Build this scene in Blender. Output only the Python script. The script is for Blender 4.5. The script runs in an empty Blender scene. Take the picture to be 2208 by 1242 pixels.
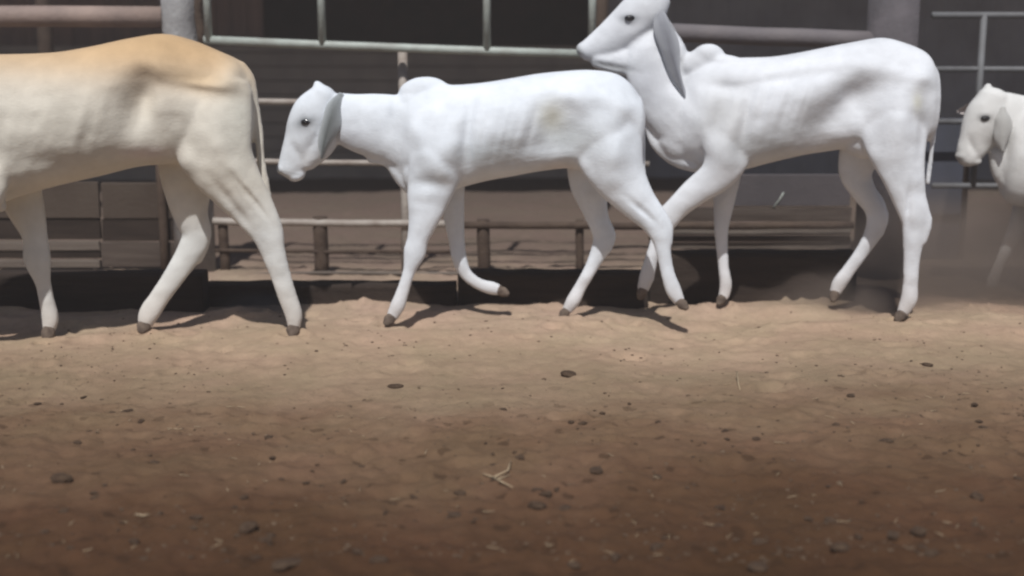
import bpy, bmesh, math, random
import numpy as np
from mathutils import Vector

# ------------------------------------------------------------------ camera, world, sun
S = bpy.context.scene
COL = S.collection
F = 2665.0; CAMH = 1.2; PITCH = math.atan((621-139)/F)
cam = bpy.data.cameras.new('camera'); camo = bpy.data.objects.new('camera', cam); COL.objects.link(camo)
camo.location = (0, 0, CAMH); camo.rotation_euler = (math.pi/2-PITCH, 0, 0)
cam.sensor_width = 36; cam.lens = 36*F/2208; cam.clip_end = 1000; cam.clip_start = .05
cam.dof.use_dof = True; cam.dof.focus_distance = 4.9; cam.dof.aperture_fstop = 1.3
S.camera = camo
SUN_EL, SUN_AZ = math.radians(55), math.radians(-8)     # azimuth: shadow direction away from +Y, towards +X
w = bpy.data.worlds.new('World'); S.world = w; w.use_nodes = True
nt = w.node_tree; bg = nt.nodes['Background']
sky = nt.nodes.new('ShaderNodeTexSky'); sky.sky_type = 'NISHITA'; sky.sun_disc = False
sky.sun_elevation = SUN_EL
bg.inputs['Strength'].default_value = .05
nt.links.new(sky.outputs[0], bg.inputs[0])
ld = bpy.data.lights.new('sun', 'SUN'); lo = bpy.data.objects.new('sun', ld); COL.objects.link(lo)
ld.energy = 4.3; ld.angle = math.radians(.9); ld.color = (1, .97, .93)
sd = Vector((math.sin(-SUN_AZ)*math.cos(SUN_EL), math.cos(SUN_AZ)*math.cos(SUN_EL), -math.sin(SUN_EL)))  # light travels
lo.rotation_euler = sd.to_track_quat('-Z', 'Y').to_euler()
lo.location = (-3, -5, 8)
sky.sun_rotation = math.atan2(-sd.x, -sd.y)
S.view_settings.view_transform = 'Standard'; S.view_settings.look = 'None'
S.view_settings.exposure = 0.04; S.view_settings.gamma = 1
S.render.engine = 'CYCLES'
S.cycles.pixel_filter_type = 'BLACKMAN_HARRIS'; S.cycles.filter_width = 2.3

rng = np.random.default_rng(7); random.seed(7)

# ------------------------------------------------------------------ helpers
def at(px, py, D):
    cp, sp = math.cos(PITCH), math.sin(PITCH)
    u = 621-py
    d = Vector((px-1104, F*cp+u*sp, -F*sp+u*cp))
    t = D/d.y
    return Vector((d.x*t, D, CAMH+d.z*t))
def pxw(n, D): return n*D/F                       # a width in pixels of the photograph as metres at distance D
def ground_at(px, py):
    a, b = 1.0, 60.0
    for _ in range(50):
        m = (a+b)/2
        if at(px, py, m).z > 0: a = m
        else: b = m
    return at(px, py, a)
def to_px(P):                                     # world (n,3) -> pixels of the photograph
    cp, sp = math.cos(PITCH), math.sin(PITCH)
    x = P[:,0]; y = P[:,1]; z = P[:,2]-CAMH
    dz = y*cp - z*sp; up = y*sp + z*cp
    return 1104+F*x/dz, 621-F*up/dz

def tag(o, label=None, cat=None, group=None, kind=None):
    if label: o['label'] = label
    if cat: o['category'] = cat
    if group: o['group'] = group
    if kind: o['kind'] = kind
    return o
def empty(name, loc, label, cat, group=None):
    o = bpy.data.objects.new(name, None); COL.objects.link(o); o.location = loc; o.empty_display_size = .1
    return tag(o, label, cat, group)
def mesh_obj(name, V, Fs, mat, parent=None, smooth=True):
    me = bpy.data.meshes.new(name)
    me.from_pydata([tuple(v) for v in V], [], [tuple(f) for f in Fs]); me.update()
    if smooth: me.polygons.foreach_set('use_smooth', [True]*len(me.polygons))
    if mat: me.materials.append(mat)
    o = bpy.data.objects.new(name, me); COL.objects.link(o)
    if parent:
        o.parent = parent; o.matrix_parent_inverse = parent.matrix_world.inverted() if False else o.matrix_parent_inverse
        me.transform(__import__('mathutils').Matrix.Translation(-world_loc(parent)))
    return o
def world_loc(o):
    v = Vector(o.location)
    while o.parent: o = o.parent; v += Vector(o.location)
    return v

class MB:
    def __init__(s): s.V = []; s.F = []
    def add(s, V, Fs):
        n = len(s.V); s.V += [Vector(v) for v in V]; s.F += [tuple(i+n for i in f) for f in Fs]
    def tube(s, pts, r, n=12, wob=0, cap=True, seed=0):
        rr = random.Random(seed)
        pts = [Vector(p) for p in pts]; rs = r if isinstance(r, (list, tuple)) else [r]*len(pts)
        V = []; Fs = []
        ref = None
        for i, p in enumerate(pts):
            t = (pts[min(i+1, len(pts)-1)]-pts[max(i-1, 0)]).normalized()
            a = t.cross(Vector((0, 1, 0)));
            if a.length < .1: a = t.cross(Vector((0, 0, 1)))
            a.normalize(); b = t.cross(a)
            for k in range(n):
                th = 2*math.pi*k/n; q = rs[i]*(1+wob*(rr.random()-.5))
                V.append(p+a*q*math.cos(th)+b*q*math.sin(th))
        m = len(pts)
        for i in range(m-1):
            for k in range(n):
                Fs.append((i*n+k, i*n+(k+1) % n, (i+1)*n+(k+1) % n, (i+1)*n+k))
        if cap:
            Fs.append(tuple(range(n-1, -1, -1))); Fs.append(tuple((m-1)*n+k for k in range(n)))
        s.add(V, Fs)
    def box(s, lo, hi, jit=0, seed=0):
        rr = random.Random(seed)
        x0, y0, z0 = lo; x1, y1, z1 = hi
        V = [Vector((x, y, z)) for z in (z0, z1) for y in (y0, y1) for x in (x0, x1)]
        V = [v+Vector([(rr.random()-.5)*jit for _ in range(3)]) for v in V]
        s.add(V, [(0, 2, 3, 1), (4, 5, 7, 6), (0, 1, 5, 4), (1, 3, 7, 5), (3, 2, 6, 7), (2, 0, 4, 6)])
    def build(s, name, mat, parent=None, smooth=True, bevel=0):
        o = mesh_obj(name, s.V, s.F, mat, parent, smooth)
        if bevel:
            m = o.modifiers.new('bevel', 'BEVEL'); m.width = bevel; m.segments = 2; m.limit_method = 'ANGLE'
        return o

# ------------------------------------------------------------------ materials
def mat(name, col, rough=.85, noise=0, nscale=5, bump=0, bscale=40, col2=None, metallic=0, spec=.3, stretch=None):
    m = bpy.data.materials.new(name); m.use_nodes = True; N = m.node_tree.nodes; L = m.node_tree.links
    b = N['Principled BSDF']; b.inputs['Roughness'].default_value = rough
    b.inputs['Metallic'].default_value = metallic; b.inputs['Specular IOR Level'].default_value = spec
    tc = N.new('ShaderNodeTexCoord'); src = tc.outputs['Object']
    if stretch:
        mp = N.new('ShaderNodeMapping'); mp.inputs['Scale'].default_value = stretch; L.new(src, mp.inputs[0]); src = mp.outputs[0]
    b.inputs['Base Color'].default_value = (*col, 1)
    if col2:
        n = N.new('ShaderNodeTexNoise'); n.inputs['Scale'].default_value = nscale; n.inputs['Detail'].default_value = 6; n.inputs['Roughness'].default_value = .62
        L.new(src, n.inputs['Vector'])
        r = N.new('ShaderNodeValToRGB'); r.color_ramp.elements[0].position = .36; r.color_ramp.elements[1].position = .66
        r.color_ramp.elements[0].color = (*col, 1); r.color_ramp.elements[1].color = (*col2, 1)
        L.new(n.outputs['Fac'], r.inputs[0]); L.new(r.outputs[0], b.inputs['Base Color'])
    if bump:
        n = N.new('ShaderNodeTexNoise'); n.inputs['Scale'].default_value = bscale; n.inputs['Detail'].default_value = 4
        L.new(src, n.inputs['Vector'])
        bp = N.new('ShaderNodeBump'); bp.inputs['Strength'].default_value = bump; bp.inputs['Distance'].default_value = .01
        L.new(n.outputs['Fac'], bp.inputs['Height']); L.new(bp.outputs[0], b.inputs['Normal'])
    return m

M = dict(
    pipe_pale=mat('pale_painted_steel', (.36, .33, .30), .6, col2=(.22, .18, .155), nscale=7, bump=.3, spec=.4),
    pipe_green=mat('pale_green_steel', (.40, .45, .42), .55, col2=(.27, .28, .26), nscale=6, bump=.2, spec=.4),
    pipe_pink=mat('dusty_pink_steel', (.31, .235, .205), .7, col2=(.20, .155, .14), nscale=3, bump=.3),
    concrete=mat('grey_concrete', (.33, .33, .335), .9, col2=(.19, .185, .19), nscale=6, bump=.6),
    dark_post=mat('dark_rusty_steel', (.050, .034, .026), .85, col2=(.085, .06, .045), nscale=9, bump=.5),
    plank=mat('weathered_dark_plank', (.06, .045, .038), .9, col2=(.10, .08, .068), nscale=4, bump=.6, stretch=(.6, 4, 8)),
    plank_light=mat('weathered_grey_plank', (.17, .145, .125), .9, col2=(.11, .09, .078), nscale=4, bump=.6, stretch=(.5, 4, 9)),
    board_shade=mat('near_black_board_shade', (.022, .015, .012), .9, col2=(.042, .030, .024), nscale=3, bump=.6, stretch=(.7, 3, 6)),  # near-black boards; also colours the beams that imitate the shadow band
    panel_brown=mat('brown_sheet_panel', (.055, .040, .031), .8, col2=(.075, .058, .046), nscale=2.5, bump=.4),
    panel=mat('grey_sheet_panel', (.085, .075, .08), .7, col2=(.06, .055, .06), nscale=2, bump=.3),
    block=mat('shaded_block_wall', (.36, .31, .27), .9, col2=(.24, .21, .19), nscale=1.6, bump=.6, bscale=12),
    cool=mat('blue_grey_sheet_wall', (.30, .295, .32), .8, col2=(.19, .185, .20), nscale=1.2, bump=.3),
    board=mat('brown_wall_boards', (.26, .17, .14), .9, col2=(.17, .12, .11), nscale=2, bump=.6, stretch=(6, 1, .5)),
    shade_roof=mat('shade_roof_sheet', (.3, .3, .3), .6, col2=(.22, .2, .19), nscale=2, bump=.2),
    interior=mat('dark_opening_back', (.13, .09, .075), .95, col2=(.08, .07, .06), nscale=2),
    hoof=mat('dusty_hoof_horn', (.16, .125, .10), .9, col2=(.08, .06, .05), nscale=30, bump=.4),
    eye=mat('dark_wet_eye', (.012, .012, .015), .12, spec=.6),
    clod=mat('dark_dung_clod', (.045, .026, .016), .95, col2=(.08, .052, .033), nscale=40, bump=.8, bscale=120),
    crumb=mat('soil_crumb', (.07, .045, .03), .95, col2=(.15, .105, .07), nscale=3.1, bump=.5, bscale=150),
    straw=mat('dry_straw', (.42, .33, .22), .8, col2=(.30, .23, .15), nscale=30),
)

def coat_mat(name, rough=.8):
    m = bpy.data.materials.new(name); m.use_nodes = True; N = m.node_tree.nodes; L = m.node_tree.links
    b = N['Principled BSDF']; b.inputs['Roughness'].default_value = rough; b.inputs['Specular IOR Level'].default_value = .2
    try:
        b.inputs['Sheen Weight'].default_value = .15; b.inputs['Sheen Roughness'].default_value = .5
    except KeyError: pass
    a = N.new('ShaderNodeAttribute'); a.attribute_name = 'coat'
    tc = N.new('ShaderNodeTexCoord')
    n = N.new('ShaderNodeTexNoise'); n.inputs['Scale'].default_value = 5.5; n.inputs['Detail'].default_value = 8; n.inputs['Roughness'].default_value = .65
    L.new(tc.outputs['Object'], n.inputs['Vector'])
    r = N.new('ShaderNodeMapRange'); r.inputs['From Min'].default_value = .3; r.inputs['From Max'].default_value = .7
    r.inputs['To Min'].default_value = .84; r.inputs['To Max'].default_value = 1.07
    L.new(n.outputs['Fac'], r.inputs['Value'])
    mx = N.new('ShaderNodeVectorMath'); mx.operation = 'SCALE'
    L.new(a.outputs['Color'], mx.inputs[0]); L.new(r.outputs[0], mx.inputs['Scale']); L.new(mx.outputs[0], b.inputs['Base Color'])
    mp = N.new('ShaderNodeMapping'); mp.inputs['Scale'].default_value = (60, 60, 160)
    L.new(tc.outputs['Object'], mp.inputs[0])
    n2 = N.new('ShaderNodeTexNoise'); n2.inputs['Scale'].default_value = 1; n2.inputs['Detail'].default_value = 4
    L.new(mp.outputs[0], n2.inputs['Vector'])
    n3 = N.new('ShaderNodeTexNoise'); n3.inputs['Scale'].default_value = 14; n3.inputs['Detail'].default_value = 3
    L.new(tc.outputs['Object'], n3.inputs['Vector'])
    b1 = N.new('ShaderNodeBump'); b1.inputs['Strength'].default_value = .3; b1.inputs['Distance'].default_value = .004
    b2 = N.new('ShaderNodeBump'); b2.inputs['Strength'].default_value = .2; b2.inputs['Distance'].default_value = .012
    L.new(n2.outputs['Fac'], b1.inputs['Height']); L.new(n3.outputs['Fac'], b2.inputs['Height'])
    L.new(b1.outputs[0], b2.inputs['Normal']); L.new(b2.outputs[0], b.inputs['Normal'])
    return m
COAT = coat_mat('short_cattle_coat')

# ------------------------------------------------------------------ value noise
def vnoise(x, y, seed=0):
    xi = np.floor(x).astype(np.int64); yi = np.floor(y).astype(np.int64)
    xf = x-xi; yf = y-yi
    u = xf*xf*(3-2*xf); v = yf*yf*(3-2*yf)
    def h(a, b):
        n = (a*374761393 + b*668265263 + seed*982451653) & 0x7fffffff
        n = (n ^ (n >> 13))*1274126177 & 0x7fffffff
        n = n ^ (n >> 16)
        return (n & 0xffff)/65535.0
    return (h(xi, yi)*(1-u)+h(xi+1, yi)*u)*(1-v)+(h(xi, yi+1)*(1-u)+h(xi+1, yi+1)*u)*v

# ------------------------------------------------------------------ ground
HOOVES = [(100, 740), (310, 722), (632, 735), (836, 706), (1213, 690), (1553, 662), (1938, 697)]
_r = np.random.default_rng(3)
PRINTS = [(ground_at(a, b_).x, ground_at(a, b_).y, .055, .022) for a, b_ in HOOVES]
for _ in range(170):
    y_ = 5.9+_r.normal()*.85; x_ = _r.uniform(-3.1, 3.1)
    if 3.2 < y_ < 8: PRINTS.append((x_, y_, _r.uniform(.035, .075), _r.uniform(.005, .016)))
for _ in range(60):
    PRINTS.append((_r.uniform(-2, 2), _r.uniform(2.8, 5), _r.uniform(.03, .07), _r.uniform(.003, .012)))
def ground_z(x, y):
    x = np.asarray(x, float); y = np.asarray(y, float)
    z = (vnoise(x*1.1, y*1.6, 1)-.5)*.045 + (vnoise(x*3.1, y*4.1, 2)-.5)*.022
    z += (vnoise(x*9, y*12, 3)-.5)*.010 + (vnoise(x*24, y*30, 4)-.5)*.006 + (vnoise(x*60, y*66, 6)-.5)*.003 + np.clip((5-y)/1.2, 0, 1)*((vnoise(x*13, y*17, 31)-.5)*.018+(vnoise(x*37, y*41, 32)-.5)*.011)
    # hoof-churned track
    tr = np.exp(-((y-5.9)/.6)**2)
    z += tr*((vnoise(x*2.2, y*4.6, 8)-.5)*.05+(vnoise(x*6.5, y*9, 9)-.5)*.022)
    sel = (np.abs(x) < 3.4) & (y > 2.5) & (y < 8.3)
    if sel.any():
        xs, ys = x[sel], y[sel]; dz = np.zeros_like(xs)
        for (a, b_, r, d) in PRINTS:
            k = (np.abs(xs-a) < 3*r) & (np.abs(ys-b_) < 3*r)
            if not k.any(): continue
            q = np.hypot((xs[k]-a)*1.0, (ys[k]-b_)*1.15)/r*(1+.25*(vnoise(xs[k]*30, ys[k]*30, 21)-.5))
            dz[k] += -d*np.exp(-q**4)+d*.75*np.exp(-((q-1.35)/.33)**2)
        z = z.copy(); z[sel] += dz
    fade = np.clip((22-y)/6, 0, 1)
    return z*fade
def axis(parts):
    out = []
    for a, b, s in parts: out += list(np.arange(a, b, s))
    out.append(parts[-1][1]); return np.array(out)
gx = axis([(-300, -40, 20), (-40, -8, 1.2), (-8, -3.2, .15), (-3.2, 3.2, .0125), (3.2, 8, .15), (8, 40, 1.2), (40, 300, 20)])
gy = axis([(-100, -4, 8), (-4, 1.8, .2), (1.8, 4.4, .0125), (4.4, 7.4, .018), (7.4, 10.5, .05), (10.5, 26, .4), (26, 320, 15)])
X, Y = np.meshgrid(gx, gy)
Z = ground_z(X, Y)
nx, ny = len(gx), len(gy)
co = np.stack([X, Y, Z], -1).reshape(-1, 3)
i = np.arange((ny-1)*(nx-1)); r_, c_ = i//(nx-1), i % (nx-1); a = r_*nx+c_
quads = np.stack([a, a+1, a+nx+1, a+nx], -1)
me = bpy.data.meshes.new('ground'); me.vertices.add(len(co)); me.vertices.foreach_set('co', co.ravel())
me.loops.add(len(quads)*4); me.loops.foreach_set('vertex_index', quads.ravel().astype(np.int32))
me.polygons.add(len(quads)); me.polygons.foreach_set('loop_start', (np.arange(len(quads))*4).astype(np.int32))
me.update(calc_edges=True); me.validate()
me.polygons.foreach_set('use_smooth', np.ones(len(me.polygons), bool))
ground = bpy.data.objects.new('ground', me); COL.objects.link(ground); tag(ground, 'dusty brown dirt floor of the cattle yard, churned by hooves', None, kind='structure')
gm = bpy.data.materials.new('yard_dirt'); gm.use_nodes = True; N = gm.node_tree.nodes; L = gm.node_tree.links
b = N['Principled BSDF']; b.inputs['Roughness'].default_value = .95; b.inputs['Specular IOR Level'].default_value = .1
tc = N.new('ShaderNodeTexCoord'); sp = N.new('ShaderNodeSeparateXYZ'); L.new(tc.outputs['Object'], sp.inputs[0])
def noise(scale, det=5, rough=.6, vec=None):
    n = N.new('ShaderNodeTexNoise'); n.inputs['Scale'].default_value = scale; n.inputs['Detail'].default_value = det; n.inputs['Roughness'].default_value = rough
    L.new(vec or tc.outputs['Object'], n.inputs['Vector']); return n
def math_(op, a, b_=None, c=None):
    n = N.new('ShaderNodeMath'); n.operation = op
    for k, v in enumerate((a, b_, c)):
        if v is None: continue
        if isinstance(v, (int, float)): n.inputs[k].default_value = v
        else: L.new(v, n.inputs[k])
    return n.outputs[0]
n1 = noise(1.1, 6, .65)
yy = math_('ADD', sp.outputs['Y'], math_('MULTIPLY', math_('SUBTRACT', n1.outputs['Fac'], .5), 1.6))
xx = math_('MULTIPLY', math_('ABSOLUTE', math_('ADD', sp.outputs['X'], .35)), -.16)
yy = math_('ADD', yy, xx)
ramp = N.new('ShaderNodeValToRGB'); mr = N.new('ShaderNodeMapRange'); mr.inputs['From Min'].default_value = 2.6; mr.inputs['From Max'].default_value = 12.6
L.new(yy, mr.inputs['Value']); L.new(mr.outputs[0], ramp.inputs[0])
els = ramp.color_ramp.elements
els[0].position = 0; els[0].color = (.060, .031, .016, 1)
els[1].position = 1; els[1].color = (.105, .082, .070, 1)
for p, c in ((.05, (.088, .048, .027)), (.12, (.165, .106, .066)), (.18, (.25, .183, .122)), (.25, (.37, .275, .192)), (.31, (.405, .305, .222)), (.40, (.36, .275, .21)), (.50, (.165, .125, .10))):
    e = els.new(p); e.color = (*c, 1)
n2 = noise(2.3, 5, .6)
hue = N.new('ShaderNodeMix'); hue.data_type = 'RGBA'; hue.blend_type = 'MULTIPLY'; hue.inputs['Factor'].default_value = .8
r2 = N.new('ShaderNodeValToRGB'); r2.color_ramp.elements[0].position = .35; r2.color_ramp.elements[1].position = .65
r2.color_ramp.elements[0].color = (.96, .985, .95, 1); r2.color_ramp.elements[1].color = (1.05, .985, 1.02, 1)
L.new(n2.outputs['Fac'], r2.inputs[0]); L.new(ramp.outputs[0], hue.inputs['A']); L.new(r2.outputs[0], hue.inputs['B'])
n3 = noise(17, 6, .7)
r3 = N.new('ShaderNodeMapRange'); r3.inputs['From Min'].default_value = .3; r3.inputs['From Max'].default_value = .7; r3.inputs['To Min'].default_value = .86; r3.inputs['To Max'].default_value = 1.10
L.new(n3.outputs['Fac'], r3.inputs['Value'])
v1 = N.new('ShaderNodeVectorMath'); v1.operation = 'SCALE'; L.new(hue.outputs['Result'], v1.inputs[0]); L.new(r3.outputs[0], v1.inputs['Scale'])
# dark dung flecks, thin on the track and dense in the foreground
vor = N.new('ShaderNodeTexVoronoi'); vor.inputs['Scale'].default_value = 16; vor.inputs['Randomness'].default_value = 1
mpv = N.new('ShaderNodeMapping'); mpv.inputs['Scale'].default_value = (1, 1.2, 1); L.new(tc.outputs['Object'], mpv.inputs[0])
nd = noise(30, 3, .6); va = N.new('ShaderNodeVectorMath'); va.operation = 'MULTIPLY_ADD'
L.new(nd.outputs['Color'], va.inputs[0]); va.inputs[1].default_value = (.05, .05, .05); L.new(mpv.outputs[0], va.inputs[2])
L.new(va.outputs[0], vor.inputs['Vector'])
sc = N.new('ShaderNodeSeparateColor'); L.new(vor.outputs['Color'], sc.inputs[0])
size = math_('MULTIPLY', math_('POWER', sc.outputs[0], 4), .42)
fleck = math_('LESS_THAN', vor.outputs['Distance'], size)
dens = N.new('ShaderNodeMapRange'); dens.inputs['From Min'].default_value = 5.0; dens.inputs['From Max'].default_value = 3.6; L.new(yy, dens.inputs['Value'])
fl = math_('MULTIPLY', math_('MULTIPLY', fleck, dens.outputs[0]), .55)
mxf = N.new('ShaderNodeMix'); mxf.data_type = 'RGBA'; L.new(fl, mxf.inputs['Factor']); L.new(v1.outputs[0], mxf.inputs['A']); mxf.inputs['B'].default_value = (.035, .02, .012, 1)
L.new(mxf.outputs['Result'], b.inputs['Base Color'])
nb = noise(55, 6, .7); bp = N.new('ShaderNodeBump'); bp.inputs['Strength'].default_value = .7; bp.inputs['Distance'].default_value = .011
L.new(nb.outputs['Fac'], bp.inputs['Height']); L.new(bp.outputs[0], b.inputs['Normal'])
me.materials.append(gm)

# ------------------------------------------------------------------ the shed behind
FD = 7.1                                           # distance of the rail fence
WD = 13.2                                          # distance of the shed's back wall
shed = empty('cattle_shed', (0, WD, 0), 'long dark open-fronted cattle shed standing in shade behind the rail fence', 'shed')
m = MB()
zt = at(800, 112, WD).z
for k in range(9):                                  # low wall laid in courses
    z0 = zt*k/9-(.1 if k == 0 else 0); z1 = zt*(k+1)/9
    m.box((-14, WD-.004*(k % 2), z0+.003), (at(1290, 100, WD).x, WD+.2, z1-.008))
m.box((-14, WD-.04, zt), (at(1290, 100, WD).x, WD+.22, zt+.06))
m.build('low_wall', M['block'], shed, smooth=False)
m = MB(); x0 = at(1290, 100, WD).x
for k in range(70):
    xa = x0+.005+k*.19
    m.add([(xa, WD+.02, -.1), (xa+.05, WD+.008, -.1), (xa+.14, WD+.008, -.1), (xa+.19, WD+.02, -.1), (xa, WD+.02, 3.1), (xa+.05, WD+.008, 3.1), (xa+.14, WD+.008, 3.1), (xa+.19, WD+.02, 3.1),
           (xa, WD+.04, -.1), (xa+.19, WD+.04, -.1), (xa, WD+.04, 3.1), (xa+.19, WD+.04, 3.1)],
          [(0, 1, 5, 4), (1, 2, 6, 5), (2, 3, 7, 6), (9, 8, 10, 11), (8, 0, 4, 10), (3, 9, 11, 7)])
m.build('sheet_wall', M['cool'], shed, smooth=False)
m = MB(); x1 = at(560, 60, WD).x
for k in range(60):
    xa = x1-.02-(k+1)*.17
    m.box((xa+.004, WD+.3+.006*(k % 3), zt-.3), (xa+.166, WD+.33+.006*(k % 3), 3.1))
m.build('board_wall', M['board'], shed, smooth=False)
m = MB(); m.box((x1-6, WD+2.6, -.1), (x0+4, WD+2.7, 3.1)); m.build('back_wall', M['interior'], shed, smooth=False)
m = MB()
for k in range(100):                                # corrugated sheets, out of view, added to shade the wall and far ground
    xa = -14+k*.3
    m.add([(xa, 9.6, 3.25), (xa+.15, 9.6, 3.30), (xa+.3, 9.6, 3.25), (xa, WD+3, 3.05), (xa+.15, WD+3, 3.10), (xa+.3, WD+3, 3.05),
           (xa, 9.6, 3.235), (xa+.15, 9.6, 3.285), (xa+.3, 9.6, 3.235), (xa, WD+3, 3.035), (xa+.15, WD+3, 3.085), (xa+.3, WD+3, 3.035)],
          [(0, 1, 4, 3), (1, 2, 5, 4), (7, 6, 9, 10), (8, 7, 10, 11), (0, 6, 7, 1), (1, 7, 8, 2), (3, 4, 10, 9), (4, 5, 11, 10)])
m.build('shade_roof', M['shade_roof'], shed, smooth=False)
for k in range(7):
    xa = -13.2+k*4.4+.7
    m = MB(); m.tube([(xa, 10.0, -.1), (xa, 10.0, 3.2)], .06); m.build('shade_roof_post', M['dark_post'], shed)

# ------------------------------------------------------------------ fence pieces
def rail(x0, y0, x1, y1, rpx, D=FD, sag=0, n=9, wob=.04, seed=0):
    rr = random.Random(seed)
    A = at(x0, y0, D); B = at(x1, y1, D)
    P = []
    for k in range(n):
        t = k/(n-1); p = A.lerp(B, t); p.z -= sag*4*t*(1-t); p.z += (rr.random()-.5)*.006; P.append(p)
    m = MB(); m.tube(P, pxw(rpx, D), 12, wob, seed=seed); return m
# welded pipe fence in the middle
f1 = empty('rail_fence', (0, FD, 0), 'low fence of thin pale pipe rails running behind the middle white cow', 'fence')
rails = [(430, 217, 1400, 224, 6.5, 'pipe_pale'), (430, 347, 1400, 354, 6, 'pipe_pale'), (430, 477, 988, 482, 8, 'pipe_pale'), (988, 485, 1840, 486, 8, 'dark_post'),
         (440, 608, 1300, 600, 5, 'plank_light'), (440, 540, 985, 542, 4, 'dark_post')]  # last one is a thin dark rail added for a shadow line
for k, (a0, b0, a1, b1, r, mm) in enumerate(rails):
    rail(a0, b0, a1, b1, r, FD, .004, 13, seed=k).build('rail', M[mm], f1)  # the last rail is the added shadow line
m = MB(); A = at(200, 604, FD-.05); B = at(1850, 575, FD-.05)
m = MB(); m.tube([at(440, 592, FD-.02), at(700, 588, FD-.02), at(1000, 590, FD-.02), at(1245, 584, FD-.02)], .010, 8, .3, seed=3); m.build('wire', M['plank_light'], f1)
posts = [(342, 300, 10), (480, 470, 11), (690, 468, 16), (868, 112, 10), (1042, 474, 14), (1250, 474, 9)]
for k, (px_, ty, r) in enumerate(posts):
    P0 = at(px_, ty, FD+.03); g = Vector((P0.x, P0.y, -.05))
    m = MB(); m.tube([g, g.lerp(P0, .35)+Vector((.004, 0, 0)), g.lerp(P0, .7), P0], pxw(r, FD), 12, .06, seed=k)
    m.build('post', M['pipe_pale'] if px_ == 868 else M['dark_post'], f1)
# framed gate above
f2 = empty('pipe_gate', (at(860, 100, FD).x, FD-.06, 0), 'pale green steel frame with upright bars above the thin pipe fence', 'gate')
Dg = FD-.08
m = MB(); m.tube([at(440, 86, Dg), at(700, 97, Dg), at(1050, 110, Dg), at(1285, 117, Dg)], pxw(9, Dg), 12, .03); m.build('bottom_rail', M['pipe_green'], f2)
zt2 = at(0, -140, Dg).z
m = MB(); m.tube([Vector((at(440, 0, Dg).x, Dg, zt2)), Vector((at(1285, 0, Dg).x, Dg, zt2))], pxw(9, Dg), 12); m.build('top_rail', M['pipe_green'], f2)
for px_, by, r in ((450, 88, 8.5), (695, 97, 8.5), (1050, 109, 8.5), (1276, 116, 8.5)):
    P0 = at(px_, by, Dg-.004)
    m = MB(); m.tube([P0, Vector((P0.x, P0.y, zt2))], pxw(r, Dg), 12, .02); m.build('upright', M['pipe_green'], f2)
# thick pipe railings
f3 = empty('thick_pipe_railing', (at(100, 40, FD).x, FD, 0), 'thick dusty pink pipe railing above the back of the tan cow', 'railing')
rail(-2500, 22, 352, 36, 22, FD, 0, 14, .02, 5).build('rail', M['pipe_pink'], f3)
for px_ in (-2000, -800): 
    P0 = at(px_, 30, FD+.12); m = MB(); m.tube([(P0.x, P0.y, -.05), P0], .07); m.build('post', M['dark_post'], f3)
f4 = empty('thick_pipe_railing', (at(1600, 60, FD).x, FD, 0), 'thick dusty mauve pipe railing behind the hump of the bony white cow', 'railing')
rail(1300, 64, 1900, 88, 19, FD, 0, 8, .02, 6).build('rail', mat('dusty_mauve_steel', (.16, .145, .15), .75, col2=(.12, .11, .12), nscale=3, bump=.3), f4)
# lower boards behind each thick railing
def boards(x0, x1, rows, par, D, seed):
    for k, (ya, yb, mm) in enumerate(rows):
        A = at(x0, ya, D); B = at(x1, yb, D)
        m = MB(); m.box((A.x, D+.012*(k % 2), B.z), (B.x, D+.035+.012*(k % 2), A.z), .006, seed+k); m.build('board', M[mm], par, smooth=False, bevel=.004)
boards(-2500, 215, [(393, 470, 'panel_brown'), (472, 516, 'board_shade'), (520, 540, 'plank_light'), (543, 559, 'board_shade'), (561, 577, 'plank_light')], f3, FD+.05, 30)
boards(217, 440, [(395, 470, 'panel_brown'), (472, 520, 'board_shade'), (523, 576, 'plank')], f3, FD+.05, 40)
boards(1400, 1835, [(448, 478, 'plank'), (490, 507, 'plank_light'), (510, 522, 'plank'), (525, 537, 'plank_light')], f4, FD+.05, 50)
boards(1575, 1832, [(376, 444, 'panel')], f4, FD+.05, 60)
A = at(1668, 447, FD+.045); B = at(1690, 415, FD+.045)
m = MB(); m.tube([A, A.lerp(B, .5)+Vector((.004, 0, 0)), B], .005, 6); tagm = m.build('chip', M['pipe_green'], f4)
# dark beams added in place of the shadow band at the fence foot
def shade_beam(x0, x1, ytop, label, seed, D=6.2):
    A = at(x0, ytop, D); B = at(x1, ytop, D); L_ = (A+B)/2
    r_ = empty('shadow_band_beam', (L_.x, D, 0), label, 'shade_beam', 'dark beams added as the shadow band along the fence foot')
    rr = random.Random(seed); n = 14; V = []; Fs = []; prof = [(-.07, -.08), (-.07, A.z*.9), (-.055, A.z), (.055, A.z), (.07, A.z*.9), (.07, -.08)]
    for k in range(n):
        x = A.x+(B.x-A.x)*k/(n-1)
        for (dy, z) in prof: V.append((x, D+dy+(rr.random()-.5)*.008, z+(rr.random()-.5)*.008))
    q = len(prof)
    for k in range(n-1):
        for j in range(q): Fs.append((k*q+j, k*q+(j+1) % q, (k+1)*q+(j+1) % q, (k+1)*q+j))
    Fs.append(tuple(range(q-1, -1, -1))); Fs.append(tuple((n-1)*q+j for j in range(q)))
    m = MB(); m.add(V, Fs); m.build('shade_beam_body', M['board_shade'], r_, smooth=False, bevel=.006)
shade_beam(-2500, 442, 584, 'dark beam added as shadow behind the legs of the tan cow', 1, 6.05)
shade_beam(446, 984, 608, 'lowest dark beam added as shadow, under the head of the middle white cow', 2)
shade_beam(988, 1396, 583, 'dark beam added as shadow behind the hind legs of the middle white cow', 3)
shade_beam(1400, 1842, 541, 'tallest dark beam added as shadow, behind the belly of the white cow on the right', 4, 6.38)
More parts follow.
